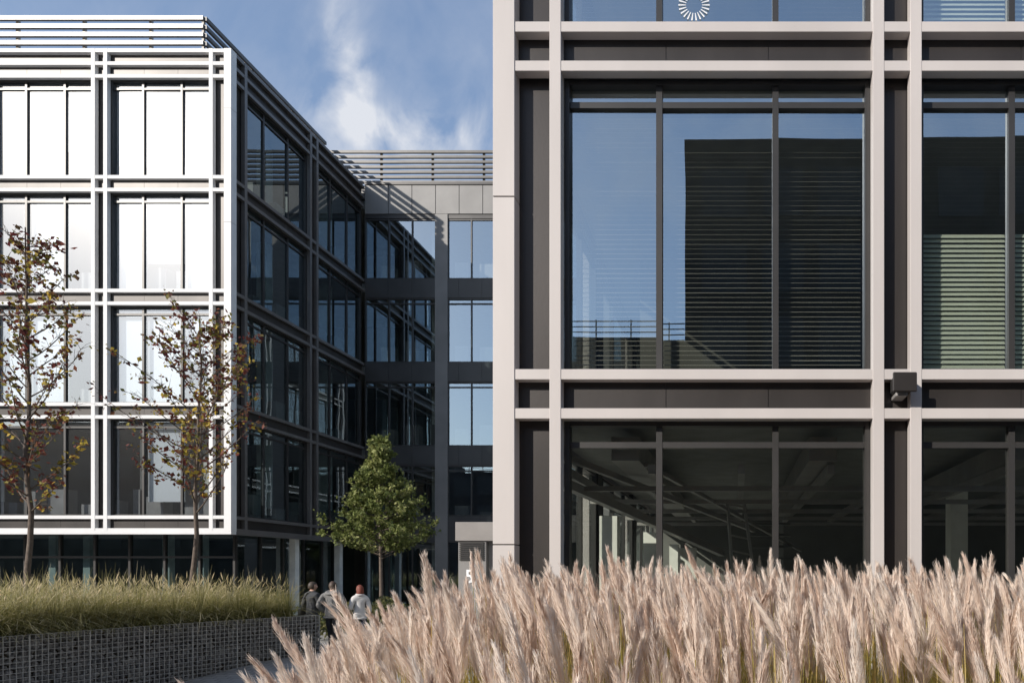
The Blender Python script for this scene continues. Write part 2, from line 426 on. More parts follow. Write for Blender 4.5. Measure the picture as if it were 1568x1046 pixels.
# ============================================================ tubes, leaves
def tube(V,Q,pts,rad,n=6):
    pts=[Vector(p) for p in pts]; base=len(V)
    for i,p in enumerate(pts):
        t=(pts[min(i+1,len(pts)-1)]-pts[max(i-1,0)]).normalized()
        a=t.orthogonal().normalized() if abs(t.z)>.99 else t.cross(Vector((0,0,1))).normalized(); c=t.cross(a)
        for k in range(n):
            an=2*math.pi*k/n; V.append(tuple(p+(a*math.cos(an)+c*math.sin(an))*rad[i]))
    for i in range(len(pts)-1):
        for k in range(n):
            Q.append((base+i*n+k,base+i*n+(k+1)%n,base+(i+1)*n+(k+1)%n,base+(i+1)*n+k))
def leaves(name,centers,size,mat,parent,rndv,sv=.35,up=.3):
    C=np.asarray(centers); n=len(C)
    a=rng.normal(size=(n,3)); a/=np.linalg.norm(a,axis=1)[:,None]
    t=rng.normal(size=(n,3)); t[:,2]+=up; t-= (t*a).sum(1)[:,None]*a; t/=np.linalg.norm(t,axis=1)[:,None]
    s=np.cross(a,t); L=size*(1+sv*rng.normal(size=n)).clip(.4,2)[:,None]
    v=np.stack([C-t*L*.5, C+s*L*.36+a*L*.08, C+t*L*.5, C-s*L*.36+a*L*.08],1).reshape(-1,3)
    q=np.arange(4*n).reshape(n,4)
    return np_mesh(name,v,q,mat,parent,rnd=np.repeat(rndv,4))
M['leaf_a']=plant_mat('autumn_leaves',[(0,(.10,.028,.03)),(.35,(.22,.07,.05)),(.55,(.22,.13,.06)),(.7,(.15,.16,.04)),(.86,(.42,.33,.06)),(1,(.66,.46,.08))],.45)
M['leaf_g']=plant_mat('green_leaves',[(0,(.08,.105,.03)),(.5,(.21,.24,.07)),(1,(.46,.46,.20))],.42)

def autumn_tree(base,top,z0,radius,seed,lean=0.):
    R=random.Random(seed); E=empty('autumn_tree')
    V=[];Q=[]; B=Vector(base); H=top-B.z
    n=14; tr=[]
    for i in range(n):
        t=i/(n-1); tr.append(B+Vector((lean*t+.05*math.sin(i*1.3+seed)*t,.05*math.cos(i*1.7),H*t)))
    tube(V,Q,tr,[.060*(1-.86*(i/(n-1)))+.004 for i in range(n)],8)
    C=[]; rr=[]
    nb=38
    for k in range(nb):
        t=(k+.5)/nb; z=z0+(top-.35-z0)*t
        f=(z-B.z)/H*(n-1); i=int(f); p=tr[i].lerp(tr[min(i+1,n-1)],f-i)
        az=k*2.4+R.uniform(-.4,.4); prof=(math.sin(math.pi*min(1,.25+.75*t))**.7 if t<.9 else .35)
        Lb=radius*prof*R.uniform(.7,1.2)+.15
        d=Vector((math.cos(az),math.sin(az),R.uniform(.45,1.0))).normalized()
        pts=[p]; m_=5; hue=R.uniform(-.2,.2)
        for j in range(1,m_+1):
            d=(d+Vector((R.uniform(-.15,.15),R.uniform(-.15,.15),R.uniform(-.02,.16)))).normalized(); pts.append(pts[-1]+d*Lb/m_)
        tube(V,Q,pts,[.018*(1-t*.5)*(1-.8*j/m_)+.003 for j in range(m_+1)],5)
        for j in range(1,m_+1):
            for s in range(3):
                dd=(d+Vector((R.uniform(-1,1),R.uniform(-1,1),R.uniform(-.5,.8)))*.9).normalized(); l=R.uniform(.18,.5)*radius*.55
                e=pts[j]+dd*l; mid=pts[j].lerp(e,.5)+Vector((0,0,.03)); tube(V,Q,[pts[j],mid,e],[.005,.0035,.0025],4)
                for q in range(R.choice([0,2,4,6,11])):
                    C.append(tuple(pts[j].lerp(e,R.uniform(.3,1.1))+Vector((R.gauss(0,.06),R.gauss(0,.06),R.gauss(-.04,.06))))); rr.append(min(1,max(0,R.random()+hue)))
    np_mesh('trunk_and_branches',V,Q,M['bark'],E,smooth=True)
    leaves('leaves',C,.098,M['leaf_a'],E,np.array(rr))
    return E
def W(px,y): return (px-1130)/F*y
autumn_tree((W(46,15.5),15.5,.6),CAMZ+(875-350)/F*15.5,3.4,1.35,3,lean=-.1)
autumn_tree((W(294,17.),17.,.6),CAMZ+(875-485)/F*17,3.5,1.8,8,lean=.25)

def green_tree(px,y):
    R=random.Random(21); E=empty('linden_tree'); X=W(px,y); V=[];Q=[]
    top=CAMZ+(875-662)/F*y; z0=CAMZ+(875-850)/F*y; H=top-z0; rad=78/F*y
    tube(V,Q,[(X,y,0),(X+.02,y,1.5),(X-.02,y,z0+1),(X,y,top-.3)],[.08,.065,.05,.01],8)
    C=[];r=[]
    NB=120
    for k in range(NB):
        t=((k+.5)/NB); z=z0+H*t*.95
        prof=min(1,(t+.22)/.30)**.8*max(.03,(1-max(0,t-.08)/.95))**1.05
        az=k*2.4+R.uniform(-.5,.5); Lb=rad*prof*R.uniform(.7,1.18)+.04
        p0=Vector((X,y,z-.15)); rise=Lb*R.uniform(.15,.5)+(.2 if t>.8 else 0)
        p1=p0+Vector((math.cos(az)*Lb,math.sin(az)*Lb,rise))
        tube(V,Q,[p0,p0.lerp(p1,.5)+Vector((0,0,-.04)),p1],[.018,.012,.004],5)
        cl=R.uniform(-.28,.28)
        for sp in range(int(3+8*prof)):
            f=R.uniform(.25,1.0); c0=p0.lerp(p1,f); dd=Vector((math.cos(az)+R.gauss(0,.7),math.sin(az)+R.gauss(0,.7),R.uniform(.0,1.3))).normalized()*R.uniform(.15,.42)*(.5+.5*min(1,prof*1.6))
            tube(V,Q,[c0,c0+dd],[.006,.002],4)
            for q in range(16):
                c=c0+dd*R.uniform(.1,1.1)+Vector((R.gauss(0,.05),R.gauss(0,.05),R.gauss(0,.05)))
                C.append(tuple(c)); r.append(min(1,max(0,.45+cl+R.gauss(0,.18))))
    np_mesh('trunk_and_branches',V,Q,M['bark'],E,smooth=True)
    leaves('leaves',C,.11,M['leaf_g'],E,np.array(r))
green_tree(583,24.)

# ============================================================ gabion wall (curved run)
path=[(-10.95,17.6),(-11.4,16.75),(-11.8,15.85),(-12.12,14.95),(-12.4,14.05),(-12.62,13.1),(-12.8,12.15),(-12.95,11.2),(-13.05,10.2),(-13.1,9.2)]
WT=.96
GW=empty('gabion_wall')
def ico():
    bm=bmesh.new(); bmesh.ops.create_icosphere(bm,subdivisions=2,radius=1); v=np.array([x.co[:] for x in bm.verts]); f=np.array([[q.index for q in p.verts] for p in bm.faces]); bm.free(); return v,f
iv,if_=ico()
SV=[];SF=[];off=0
wv=[];wq=[];cv=MB()
for (a,c) in zip(path[:-1],path[1:]):
    A=Vector((a[0],a[1],0)); C_=Vector((c[0],c[1],0)); U=(C_-A); Ls=U.length; U.normalize()
    Nn=Vector((-U.y,U.x,0)); 
    if Nn.x<0: Nn=-Nn
    fr=Frame(A,U,Nn)
    zb=min(gz(a[1]),gz(c[1]))-.05
    t=MB(fr); t.box(.005,Ls-.005,zb,WT-.05,-.5,-.10); o=len(cv.v); cv.v+= t.v; cv.q+=[tuple(i+o for i in q) for q in t.q]
    t=MB(fr)
    nx=int(Ls/.09); nz=int((WT-zb)/.095)
    for i in range(nx+1):
        u=i*Ls/nx; w=.005 if 0<i<nx else .011
        t.box(u-w,u+w,zb,WT,-.006-w,.004 if 0<i<nx else .01)
    for k in range(nz+1):
        z=WT-k*.095; t.box(0,Ls,z-.004,z+.004,-.004,.007)
    for i in range(nx+1): t.box(i*Ls/nx-.004,i*Ls/nx+.004,WT-.004,WT+.004,-.5,0)
    wv_o=len(wv); wv+=t.v; wq+=[tuple(i+wv_o for i in q) for q in t.q]
    for i in range(int(Ls/.105)+1):
        for k in range(int((WT-zb)/.085)+1):
            s=rng.uniform(.045,.068,3)*np.array([1,.8,.85]); 
            rot=np.array(Matrix.Rotation(rng.uniform(0,6),3,Vector(rng.normal(size=3))))
            v=iv*(1+.16*np.sin(iv[:,[0]]*rng.uniform(2,5)+rng.uniform(0,6))+.12*np.sin(iv[:,[1]]*4+rng.uniform(0,6)))
            v=(v*s)@rot.T
            p=fr.P(i*.105+rng.uniform(-.02,.02)+(.05 if k%2 else 0),WT-.05-k*.085+rng.uniform(-.01,.01),-.075+rng.uniform(-.015,.01))
            SV.append(v+np.array(p)); SF.append(if_+off); off+=len(iv)
cv.make('core',M['soil'],GW)
np_mesh('wire_mesh',wv,wq,M['wire'],GW)
np_mesh('stones',np.concatenate(SV),np.concatenate(SF),M['stone'],GW,tris=True)
pts=[(p[0]-.35,p[1]) for p in path]
bv=[];bq=[]
for p in pts: bv.append((p[0],p[1],.85)); bv.append((-40,p[1]+1.,.85))
for i in range(len(pts)-1): bq.append((2*i,2*i+1,2*i+3,2*i+2))
o=len(bv); bv+=[(-11.3,17.6,.85),(-40,18.6,.85),(-40,18.6,0),(-11.3,17.6,0)]; bq.append((o,o+1,o+2,o+3))
np_mesh('planting_bed',bv,bq,M['soil'])

# ============================================================ fountain grass
M['fgrass']=plant_mat('fountain_grass',[(0,(.09,.10,.03)),(.3,(.21,.21,.065)),(.65,(.48,.42,.19)),(1,(.92,.82,.62))],.5)
def ribbons(base,tip_dir,length,arch,width,rnd0,rnd1,segs=5):
    n=len(base); 
    az=np.arctan2(tip_dir[:,1],tip_dir[:,0])
    side=np.stack([-np.sin(az),np.cos(az),np.zeros(n)],1)
    P=[];Rr=[]
    for i in range(segs+1):
        t=i/segs
        h=length*(t-arch*t*t*.75); r=length*arch*t*t*.8
        c=base+np.stack([np.cos(az)*r,np.sin(az)*r,h],1)
        w=(width*(1-t)**.6+.0008)[:,None]
        P.append(c-side*w); P.append(c+side*w); Rr.append(rnd0*(1-t)+rnd1*t); Rr.append(rnd0*(1-t)+rnd1*t)
    P=np.stack(P,1); Rr=np.stack(Rr,1); k=2*(segs+1)
    q=[]
    for i in range(segs): q.append([2*i,2*i+1,2*i+3,2*i+2])
    q=np.array(q)[None]+ (np.arange(n)*k)[:,None,None]
    return P.reshape(-1,3),q.reshape(-1,4),Rr.reshape(-1)
cl=[];pw=np.array(path)
for _ in range(400):
    y=rng.uniform(9.3,17.6); xe=np.interp(y,pw[::-1,1],pw[::-1,0])
    d=abs(rng.normal(0,1))*2.6+.2 if rng.random()<.75 else rng.uniform(.2,11)
    cl.append((xe-d,y))
for y in np.arange(9.3,17.3,.26): cl.append((np.interp(y,pw[::-1,1],pw[::-1,0])-.18,y))
cl=np.array(cl)
nb=130
base=np.repeat(np.concatenate([cl,np.full((len(cl),1),.85)],1),nb,0); n=len(base)
az=rng.uniform(0,2*np.pi,n); 
base[:,0]+=np.cos(az)*rng.uniform(0,.1,n); base[:,1]+=np.sin(az)*rng.uniform(0,.1,n)
L_len=np.repeat(rng.uniform(.78,1.46,len(cl)),nb)*rng.uniform(.6,1.12,n)
arch=rng.beta(2,2.0,n)*1.4
P,q,r=ribbons(base,np.stack([np.cos(az)+.35,np.sin(az)-.1],1),L_len,arch,np.full(n,.0045),rng.uniform(.0,.35,n),rng.uniform(.35,1.,n),5)
FG=np_mesh('fountain_grass',P,q,M['fgrass'],rnd=r)
nh=4200
ih=rng.integers(0,len(cl),nh); bh=np.concatenate([cl[ih],np.full((nh,1),.85)],1)
azh=rng.uniform(0,2*np.pi,nh); Lh=rng.uniform(.85,1.42,nh); ar=rng.uniform(.15,.75,nh)
def cpt(t): 
    h=Lh*(t-ar*t*t*.75); rr_=Lh*ar*t*t*.8
    return bh+np.stack([np.cos(azh)*rr_,np.sin(azh)*rr_,h],1)
V=[];Q=[]
a0=cpt(.86);a1=cpt(.93);a2=cpt(1.02)
for k_,ang in enumerate((0,1.05,2.1)):
    s=np.stack([np.cos(azh*0+ang),np.sin(azh*0+ang),np.zeros(nh)],1)*.009
    v=np.stack([a0-s*.5,a0+s*.5,a1-s,a1+s,a2-s*.15,a2+s*.15],1); V.append(v.reshape(-1,3))
    Q.append((np.array([[0,1,3,2],[2,3,5,4]])[None]+(np.arange(nh)*6+k_*nh*6)[:,None,None]).reshape(-1,4))
np_mesh('seed_heads',np.concatenate(V),np.concatenate(Q),M['fgrass'],FG,rnd=np.tile(np.repeat(rng.uniform(.75,1,nh),6),3))

M['hedge']=plant_mat('hedge_leaves',[(0,(.03,.045,.012)),(.5,(.11,.12,.035)),(1,(.32,.28,.12))],.3)
hc=[]
for _ in range(9000):
    x=rng.uniform(-13.5,-7.5); y=rng.uniform(20,22.5); 
    h=.95+.25*math.sin(x*2.1)+.15*math.sin(x*5+y*3)
    hc.append((x,y,h*rng.random()**.45))
leaves('hedge',hc,.085,M['hedge'],None,rng.random(len(hc)))

# ============================================================ silver grass (foreground plumes)
M['plume']=plant_mat('plume_fibres',[(0,(.70,.55,.45)),(.5,(.86,.735,.635)),(1,(.94,.88,.81))],.42,.6)
M['reedleaf']=plant_mat('reed_leaves',[(0,(.16,.17,.04)),(.4,(.45,.38,.10)),(.8,(.72,.56,.22)),(1,(.74,.60,.33))],.45)
SG=empty('silver_grass')
npl=1200
yy=2.45+ (rng.random(npl)**.85)*4.2
xb=-2.2-(yy-3.2)*.25
xr=.46*yy+.5
xx=xb+(xr-xb)*rng.random(npl)
e=np.clip((xx-xb)/.85,0,1); e=e*e*(3-2*e)
Hh=np.interp(yy,[2.3,3.3,4.5,6.8],[1.64,1.92,2.0,2.06])-.42*(1-e)+rng.normal(0,.09,npl)
Hh+=np.where(rng.random(npl)<.08,.14,0)
Hh-=np.where(rng.random(npl)<.18,rng.uniform(.1,.35,npl),0)
lean=np.stack([rng.normal(-.06,.10,npl)-.22*(1-e),rng.normal(-.03,.08,npl)],1)
Lp=rng.uniform(.28,.46,npl)
V=[];Q=[];Rn=[];off=0
prnd=rng.random(npl)
for i in range(npl):
    NS=int(300*np.interp(yy[i],[2.5,4.5,6.5],[1.15,.9,.65]))
    tip=np.array([xx[i]+lean[i,0],yy[i]+lean[i,1],Hh[i]])
    ax=np.array([lean[i,0]*1.4,lean[i,1]*1.4,1.0]); ax/=np.linalg.norm(ax)
    b0=tip-ax*Lp[i]
    nod=np.array([rng.normal(-.25,.35),rng.normal(0,.3),-.1])*Lp[i]*.25
    s=rng.random(NS)**.95*.9
    ng=7; gph=rng.uniform(0,2*np.pi,ng); gi=rng.integers(0,ng,NS)
    phi=gph[gi]+rng.normal(0,.28,NS)+s*rng.uniform(-.6,.6)
    p=b0+ax*(s*Lp[i])[:,None]+nod*(s**2)[:,None]
    s1=np.cross(ax,[0,1,0]);s1/=np.linalg.norm(s1); s2=np.cross(ax,s1)
    rad=np.cos(phi)[:,None]*s1+np.sin(phi)[:,None]*s2
    p=p+rad*(.018*np.sin(np.pi*np.clip(s+.15,0,1))*rng.uniform(.2,1.,NS))[:,None]
    l=(.105*(1-.5*s)*rng.uniform(.5,1.2,NS)*(Lp[i]/.34))[:,None]
    spread=(.16+.30*rng.random(NS)**1.3)[:,None]
    d1=ax*1.0+rad*spread+nod/Lp[i]*.8
    mid=p+d1*l*.5; d2=ax+rad*spread*.4+nod/Lp[i]*1.5+rng.normal(0,.10,(NS,3)); end=mid+d2*l*.5
    wd=np.cross(ax,rad)*.0021*np.interp(yy[i],[2.5,6.5],[.9,1.35])
    v=np.stack([p-wd*.5,p+wd*.5,mid+wd,mid-wd,end+wd*.25,end-wd*.25],1)
    V.append(v.reshape(-1,3))
    q=np.array([[0,1,2,3],[3,2,4,5]])[None]+(np.arange(NS)*6+off)[:,None,None]; Q.append(q.reshape(-1,4)); off+=NS*6
    rr=np.clip(prnd[i]*.6+.05+.35*rng.random(NS),0,1); Rn.append(np.repeat(rr,6))
np_mesh('plumes',np.concatenate(V),np.concatenate(Q),M['plume'],SG,rnd=np.concatenate(Rn))
base=np.stack([xx-lean[:,0]*.6+rng.normal(0,.03,npl),yy-lean[:,1]*.6,np.full(npl,-.45)],1)
tip=np.stack([xx+lean[:,0],yy+lean[:,1],Hh],1); ax=np.stack([lean[:,0]*1.4,lean[:,1]*1.4,np.ones(npl)],1); ax/=np.linalg.norm(ax,axis=1)[:,None]
b0=tip-ax*Lp[:,None]*.9; mid=(base+b0)/2+np.stack([-lean[:,0]*.15,np.zeros(npl),np.zeros(npl)],1)
w=np.array([.0032,0,0]); w2=np.array([0,.0032,0])
v=np.stack([base-w,base+w,mid-w,mid+w,b0-w*.7,b0+w*.7, base-w2,base+w2,mid-w2,mid+w2,b0-w2,b0+w2],1)
q=np.array([[0,1,3,2],[2,3,5,4],[6,7,9,8],[8,9,11,10]])[None]+(np.arange(npl)*12)[:,None,None]
np_mesh('stems',v.reshape(-1,3),q.reshape(-1,4),M['reedleaf'],SG,rnd=np.repeat(rng.uniform(.3,.9,npl),12))
nl=16000
yl=2.3+rng.random(nl)*4.4; xbl=-2.2-(yl-3.2)*.25; xl=xbl-.1+(.46*yl+.7-xbl)*rng.random(nl)
el=np.clip((xl-xbl)/.85,0,1)
az=rng.uniform(0,2*np.pi,nl)
P,q,r=ribbons(np.stack([xl,yl,np.full(nl,-.45)],1),np.stack([np.cos(az),np.sin(az)],1),(1.66+.64*el)*rng.uniform(.75,1.12,nl)*np.interp(yl,[2.2,3.4],[.88,1]),rng.uniform(.05,.5,nl),np.full(nl,.006),rng.uniform(0,.4,nl),rng.uniform(.1,1.,nl),6)
np_mesh('leaves',P,q,M['reedleaf'],SG,rnd=r)
b=MB(); b.wbox(-3.2,9,1.9,7.1,-.52,-.42); b.make('soil_strip',M['soil'],None)

# ============================================================ entrance pillar with number 5
EP=empty('entrance_pillar')
y=18.7; x0=W(697,y); 
b=MB(); b.wbox(x0,x0+2.6,y,y+1.6,CAMZ+(875-828)/F*y,CAMZ+(875-799)/F*y); b.make('cap',M['kiosk'],EP,.01)
b=MB(); b.wbox(x0+.06,x0+.84,y+.06,y+1.5,0,2.95); b.make('number_panel',M['grey'],EP,.006)
b=MB(); b.wbox(x0+.845,x0+2.55,y+.22,y+1.45,0,2.949); b.make('body',M['kiosk'],EP)
b=MB(); 
for i in range(9): b.wbox(x0+.1,x0+.78,y+.02,y+.058,2.42+i*.058,2.45+i*.058)
b.make('louvre',M['mull'],EP)
cu=bpy.data.curves.new('number_5','FONT'); cu.body='5'; cu.size=.52; cu.extrude=.008; cu.offset=.008
o=bpy.data.objects.new('number_5',cu); col.objects.link(o); o.rotation_euler=(math.pi/2,0,0); o.location=(x0+.25,y+.048,CAMZ+(875-892)/F*y); o.data.materials.append(M['signw']); o.parent=EP

# ============================================================ people
def skinmesh(name,pts,edges,radii,root,levels=2):
    me=bpy.data.meshes.new(name); me.from_pydata([tuple(p) for p in pts],edges,[]); o=bpy.data.objects.new(name,me); col.objects.link(o)
    s=o.modifiers.new('skin','SKIN'); s.use_smooth_shade=True
    for i,sv in enumerate(me.skin_vertices[0].data):
        r=radii[i]; sv.radius=r if isinstance(r,tuple) else (r,r); sv.use_root=(i==root)
    ss=o.modifiers.new('sub','SUBSURF'); ss.levels=levels; ss.render_levels=levels
    dg=bpy.context.evaluated_depsgraph_get(); dg.update()
    m2=bpy.data.meshes.new_from_object(o.evaluated_get(dg)); o.modifiers.clear(); o.data=m2
    return o
def person(name,loc,head,H,cols,arms='pocket',stride=.22,longhair=False,build=1.,bag=False,hood=False,scarf=None,headturn=0.):
    E=empty(name,loc); E.rotation_euler=(0,0,head); s=H/1.75; E.scale=(s,s,s)
    k=build
    J={'pel':(0,0,.95),'spi':(0,.01,1.13),'che':(0,0,1.31),'upc':(0,-.01,1.42),'nec':(0,.0,1.50),'hed':(0,.02,1.57)}
    J['shL']=(-.175*k,0,1.405);J['shR']=(.175*k,0,1.405)
    if arms=='pocket':
        for sd,g in (('L',-1),('R',1)):
            J['el'+sd]=(g*.275*k,-.07,1.15); J['wr'+sd]=(g*.20*k,.10,.985)
    elif arms=='walk':
        J['elL']=(-.23,-.09,1.14);J['wrL']=(-.24,.02,.92);J['elR']=(.23,.05,1.13);J['wrR']=(.22,.20,.93)
    else:
        J['elL']=(-.23,-.02,1.14);J['wrL']=(-.12,.19,1.12);J['elR']=(.23,-.04,1.13);J['wrR']=(.24,.06,.90)
    J['hiL']=(-.09,0,.90);J['hiR']=(.09,0,.90)
    J['knL']=(-.10,stride*.6,.50);J['anL']=(-.10,stride*.75,.085);J['toL']=(-.11,stride*.75+.17,.03)
    J['knR']=(.10,-stride*.25,.49);J['anR']=(.10,-stride*.95,.12);J['toR']=(.11,-stride*.95+.16,.03)
    names=list(J); ix={n:i for i,n in enumerate(names)}
    ed=[('pel','spi'),('spi','che'),('che','upc'),('upc','nec'),('nec','hed')]
    for sd in 'LR': ed+=[('upc','sh'+sd),('sh'+sd,'el'+sd),('el'+sd,'wr'+sd),('pel','hi'+sd),('hi'+sd,'kn'+sd),('kn'+sd,'an'+sd),('an'+sd,'to'+sd)]
    rad={'pel':(.165*k,.125),'spi':(.150*k,.115),'che':(.165*k,.125),'upc':(.12*k,.10),'nec':.060,'hed':.055}
    for sd in 'LR': rad.update({'sh'+sd:.078,'el'+sd:.058,'wr'+sd:.042,'hi'+sd:.098,'kn'+sd:.066,'an'+sd:.046,'to'+sd:.036})
    o=skinmesh('body',[J[n] for n in names],[(ix[a],ix[b_]) for a,b_ in ed],[rad[n] for n in names],0)
    me=o.data; me.materials.clear()
    mats=[pbr(name+'_jacket',cols[0],.8,0,.12,9,.3,60),pbr(name+'_trousers',cols[1],.85,0,.12,9,.2,60),pbr(name+'_shoes',cols[2],.5),pbr(name+'_skin',(.50,.30,.22),.55)]
    for m in mats: me.materials.append(m)
    reg={}
    for a,b_ in ed:
        if 'to' in b_: reg[(a,b_)]=2
        elif b_[:2] in('kn','an','hi'): reg[(a,b_)]=1
        elif b_=='hed': reg[(a,b_)]=3
        else: reg[(a,b_)]=0
    seg=[(Vector(J[a]),Vector(J[b_]),reg[(a,b_)]) for a,b_ in ed]
    for p in me.polygons:
        c=p.center; best=9;bi=0
        for a,b_,r_ in seg:
            d=b_-a; t=max(0,min(1,(c-a).dot(d)/d.length_squared)); dd=(c-(a+d*t)).length
            if dd<best: best=dd;bi=r_
        if c.z>.84 and bi==1: bi=0
        if c.z<.84 and abs(c.x)<.2 and bi==0: bi=1
        p.material_index=bi
    o.parent=E
    for sd,g in (('L',-1),('R',1)):
        w=Vector(J['wr'+sd]); d=(w-Vector(J['el'+sd])).normalized(); side=Vector((0,1,0))-d*d.y; side.normalize(); nn=d.cross(side)*g
        P=[w-d*.01,w+d*.05];Eg=[(0,1)];Rr=[(.022,.018),(.034,.016)]
        for f in range(4):
            o0=w+d*.075+side*(.027-.018*f); L=[.068,.076,.070,.055][f]
            P+= [o0,o0+d*L*.45+nn*.006,o0+d*L*.8+nn*.022,o0+d*L*.9+nn*.036]; i=len(P)-4; Eg+=[(1,i),(i,i+1),(i+1,i+2),(i+2,i+3)]; Rr+=[.0095,.0085,.008,.007]
        o0=w+d*.03+side*.035; P+=[o0,o0+d*.03+side*.022,o0+d*.055+side*.026+nn*.01]; i=len(P)-3; Eg+=[(1,i),(i,i+1),(i+1,i+2)]; Rr+=[.011,.010,.008]
        h=skinmesh('hand_'+sd,P,Eg,Rr,0,1); h.data.materials.clear(); h.data.materials.append(mats[3]); h.parent=E
    HE=bpy.data.objects.new('head_pivot',None); col.objects.link(HE); HE.parent=E; HE.location=(0,.02,1.63); HE.rotation_euler=(0,0,headturn)
    bm=bmesh.new(); bmesh.ops.create_uvsphere(bm,u_segments=32,v_segments=24,radius=1)
    for v in bm.verts:
        x,y_,z=v.co; f=1-.28*max(0,-z)**1.3
        nx=x*.076*f; ny=y_*.097*(1-.12*max(0,-z)); nz=z*.118
        if y_>0:
            ny+= .022*math.exp(-((x/.16)**2+((z+.10)/.20)**2))
            ny+= .006*math.exp(-((x/.3)**2+((z+.48)/.10)**2))
            ny+= .010*math.exp(-((x/.3)**2+((z+.85)/.16)**2))
            ny-= .009*(math.exp(-(((abs(x)-.38)/.2)**2+((z-.06)/.14)**2)))
        v.co=(nx,ny,nz)
    me=bpy.data.meshes.new('head'); bm.to_mesh(me); bm.free()
    for p in me.polygons: p.use_smooth=True
    me.materials.append(mats[3]); ho=bpy.data.objects.new('head',me); col.objects.link(ho); ho.parent=HE
    def ball(nm,c,r,mat,seg=12):
        bm=bmesh.new(); bmesh.ops.create_uvsphere(bm,u_segments=seg,v_segments=seg,radius=1)
        for v in bm.verts: v.co=(v.co.x*r[0]+c[0],v.co.y*r[1]+c[1],v.co.z*r[2]+c[2])
        m_=bpy.data.meshes.new(nm); bm.to_mesh(m_); bm.free()
        for p in m_.polygons: p.use_smooth=True
        m_.materials.append(mat); q_=bpy.data.objects.new(nm,m_); col.objects.link(q_); q_.parent=HE; return q_
    eye=M['signw']
    for g in (-1,1):
        ball('eye',(g*.029,.082,.006),(.012,.010,.009),eye); ball('iris',(g*.029,.0905,.006),(.005,.003,.005),M['mull'])
        ball('ear',(g*.074,-.002,-.005),(.010,.018,.030),mats[3])
    ball('mouth',(0,.092,-.056),(.022,.006,.006),pbr('lips',(.4,.16,.13),.5))
    hm=pbr(name+'_hair',cols[3],.6,0,.35,60)
    bm=bmesh.new(); bmesh.ops.create_uvsphere(bm,u_segments=36,v_segments=28,radius=1)
    dl=[]
    for v in bm.verts:
        x,y_,z=v.co
        ripple=1+.03*math.sin(14*math.atan2(x,y_)+3*z)
        v.co=(x*.086*ripple,(y_*.105-.008)*ripple,z*.125+.006)
        if longhair and z<0 and y_<.35:
            v.co.z=z*.24; v.co.y-=.01
            if abs(z)<.97: v.co.x=x*.085*(1+.25*min(1,-z*1.5))
        if (y_>.30 and z<.42) or (not longhair and z<-.62) : dl.append(v)
    bmesh.ops.delete(bm,geom=dl,context='VERTS')
    m_=bpy.data.meshes.new('hair'); bm.to_mesh(m_); bm.free()
    for p in m_.polygons: p.use_smooth=True
    m_.materials.append(hm); q_=bpy.data.objects.new('hair',m_); col.objects.link(q_); q_.parent=HE
    sm=q_.modifiers.new('s','SOLIDIFY'); sm.thickness=.008
    def ring(nm,c,r0,r1,tilt,mat):
        bpy.ops.mesh.primitive_torus_add(major_radius=r0,minor_radius=r1,major_segments=28,minor_segments=10); t=bpy.context.object; t.name=nm
        for p in t.data.polygons: p.use_smooth=True
        t.data.materials.append(mat); t.parent=E; t.location=c; t.rotation_euler=tilt; return t
    if hood:
        t=ring('hood',(0,-.055,1.475),.085,.045,(.45,0,0),mats[0]); t.scale=(1.15,.9,.9)
    else:
        t=ring('collar',(0,0,1.50),.066,.018,(.1,0,0),mats[0])
    if scarf: t=ring('scarf',(0,.0,1.49),.075,.034,(.1,0,0),pbr(name+'_scarf',scarf,.9,0,.1,20))
    t=ring('jacket_hem',(0,.0,.86),.150,.022,(0,0,0),mats[0]); t.scale=(1.12*k,.9,1.2)
    if bag:
        b=MB(); b.wbox(-.34,-.22,-.16,.14,.80,1.06); bo=b.make('shoulder_bag',M['mull'],E,.02)
        V_=[];Q_=[]; tube(V_,Q_,[(-.28,0,1.05),(-.19,-.10,1.3),(-.05,-.10,1.46),(.10,.02,1.45)],[.012]*4,6); np_mesh('bag_strap',V_,Q_,M['mull'],E)
    return E
person('man',(W(509,17.7),17.7,0),.12,1.84,((.20,.195,.19),(.03,.03,.035),(.02,.02,.02),(.07,.045,.03)),'pocket',.2,hood=True,build=1.15,headturn=.2)
person('man',(W(478,18.4),18.4,0),-.35,1.82,((.035,.037,.042),(.03,.03,.04),(.02,.02,.02),(.05,.035,.025)),'walk',.26,bag=True,headturn=-.5)
person('woman',(W(551,18.0),18.0,0),.75,1.74,((.62,.60,.58),(.05,.05,.07),(.03,.03,.03),(.17,.04,.022)),'hold',.24,longhair=True,scarf=(.55,.52,.5),headturn=.3,build=.9)

# ============================================================ world, sun, camera
el=math.radians(26.3); az=math.atan2(-990,-1030)
w=bpy.data.worlds.new('World'); scene.world=w; w.use_nodes=True; nt=w.node_tree; N=nt.nodes; L_=nt.links; N.clear()
out=N.new('ShaderNodeOutputWorld'); bg=N.new('ShaderNodeBackground'); bg.inputs[1].default_value=.15
sky=N.new('ShaderNodeTexSky'); sky.sky_type='NISHITA'; sky.sun_disc=False; sky.sun_elevation=el; sky.sun_rotation=az%(2*math.pi)
sky.air_density=1.2; sky.dust_density=.7; sky.ozone_density=2.2
tc=N.new('ShaderNodeTexCoord'); sp=N.new('ShaderNodeSeparateXYZ'); L_.new(tc.outputs['Generated'],sp.inputs[0])
def math_(op,a,b=None,c=None):
    n=N.new('ShaderNodeMath'); n.operation=op
    for i,v in enumerate((a,b,c)):
        if v is None: continue
        if isinstance(v,(int,float)): n.inputs[i].default_value=v
        else: L_.new(v,n.inputs[i])
    return n.outputs[0]
ay=math_('MAXIMUM',math_('ABSOLUTE',sp.outputs[1]),.05)
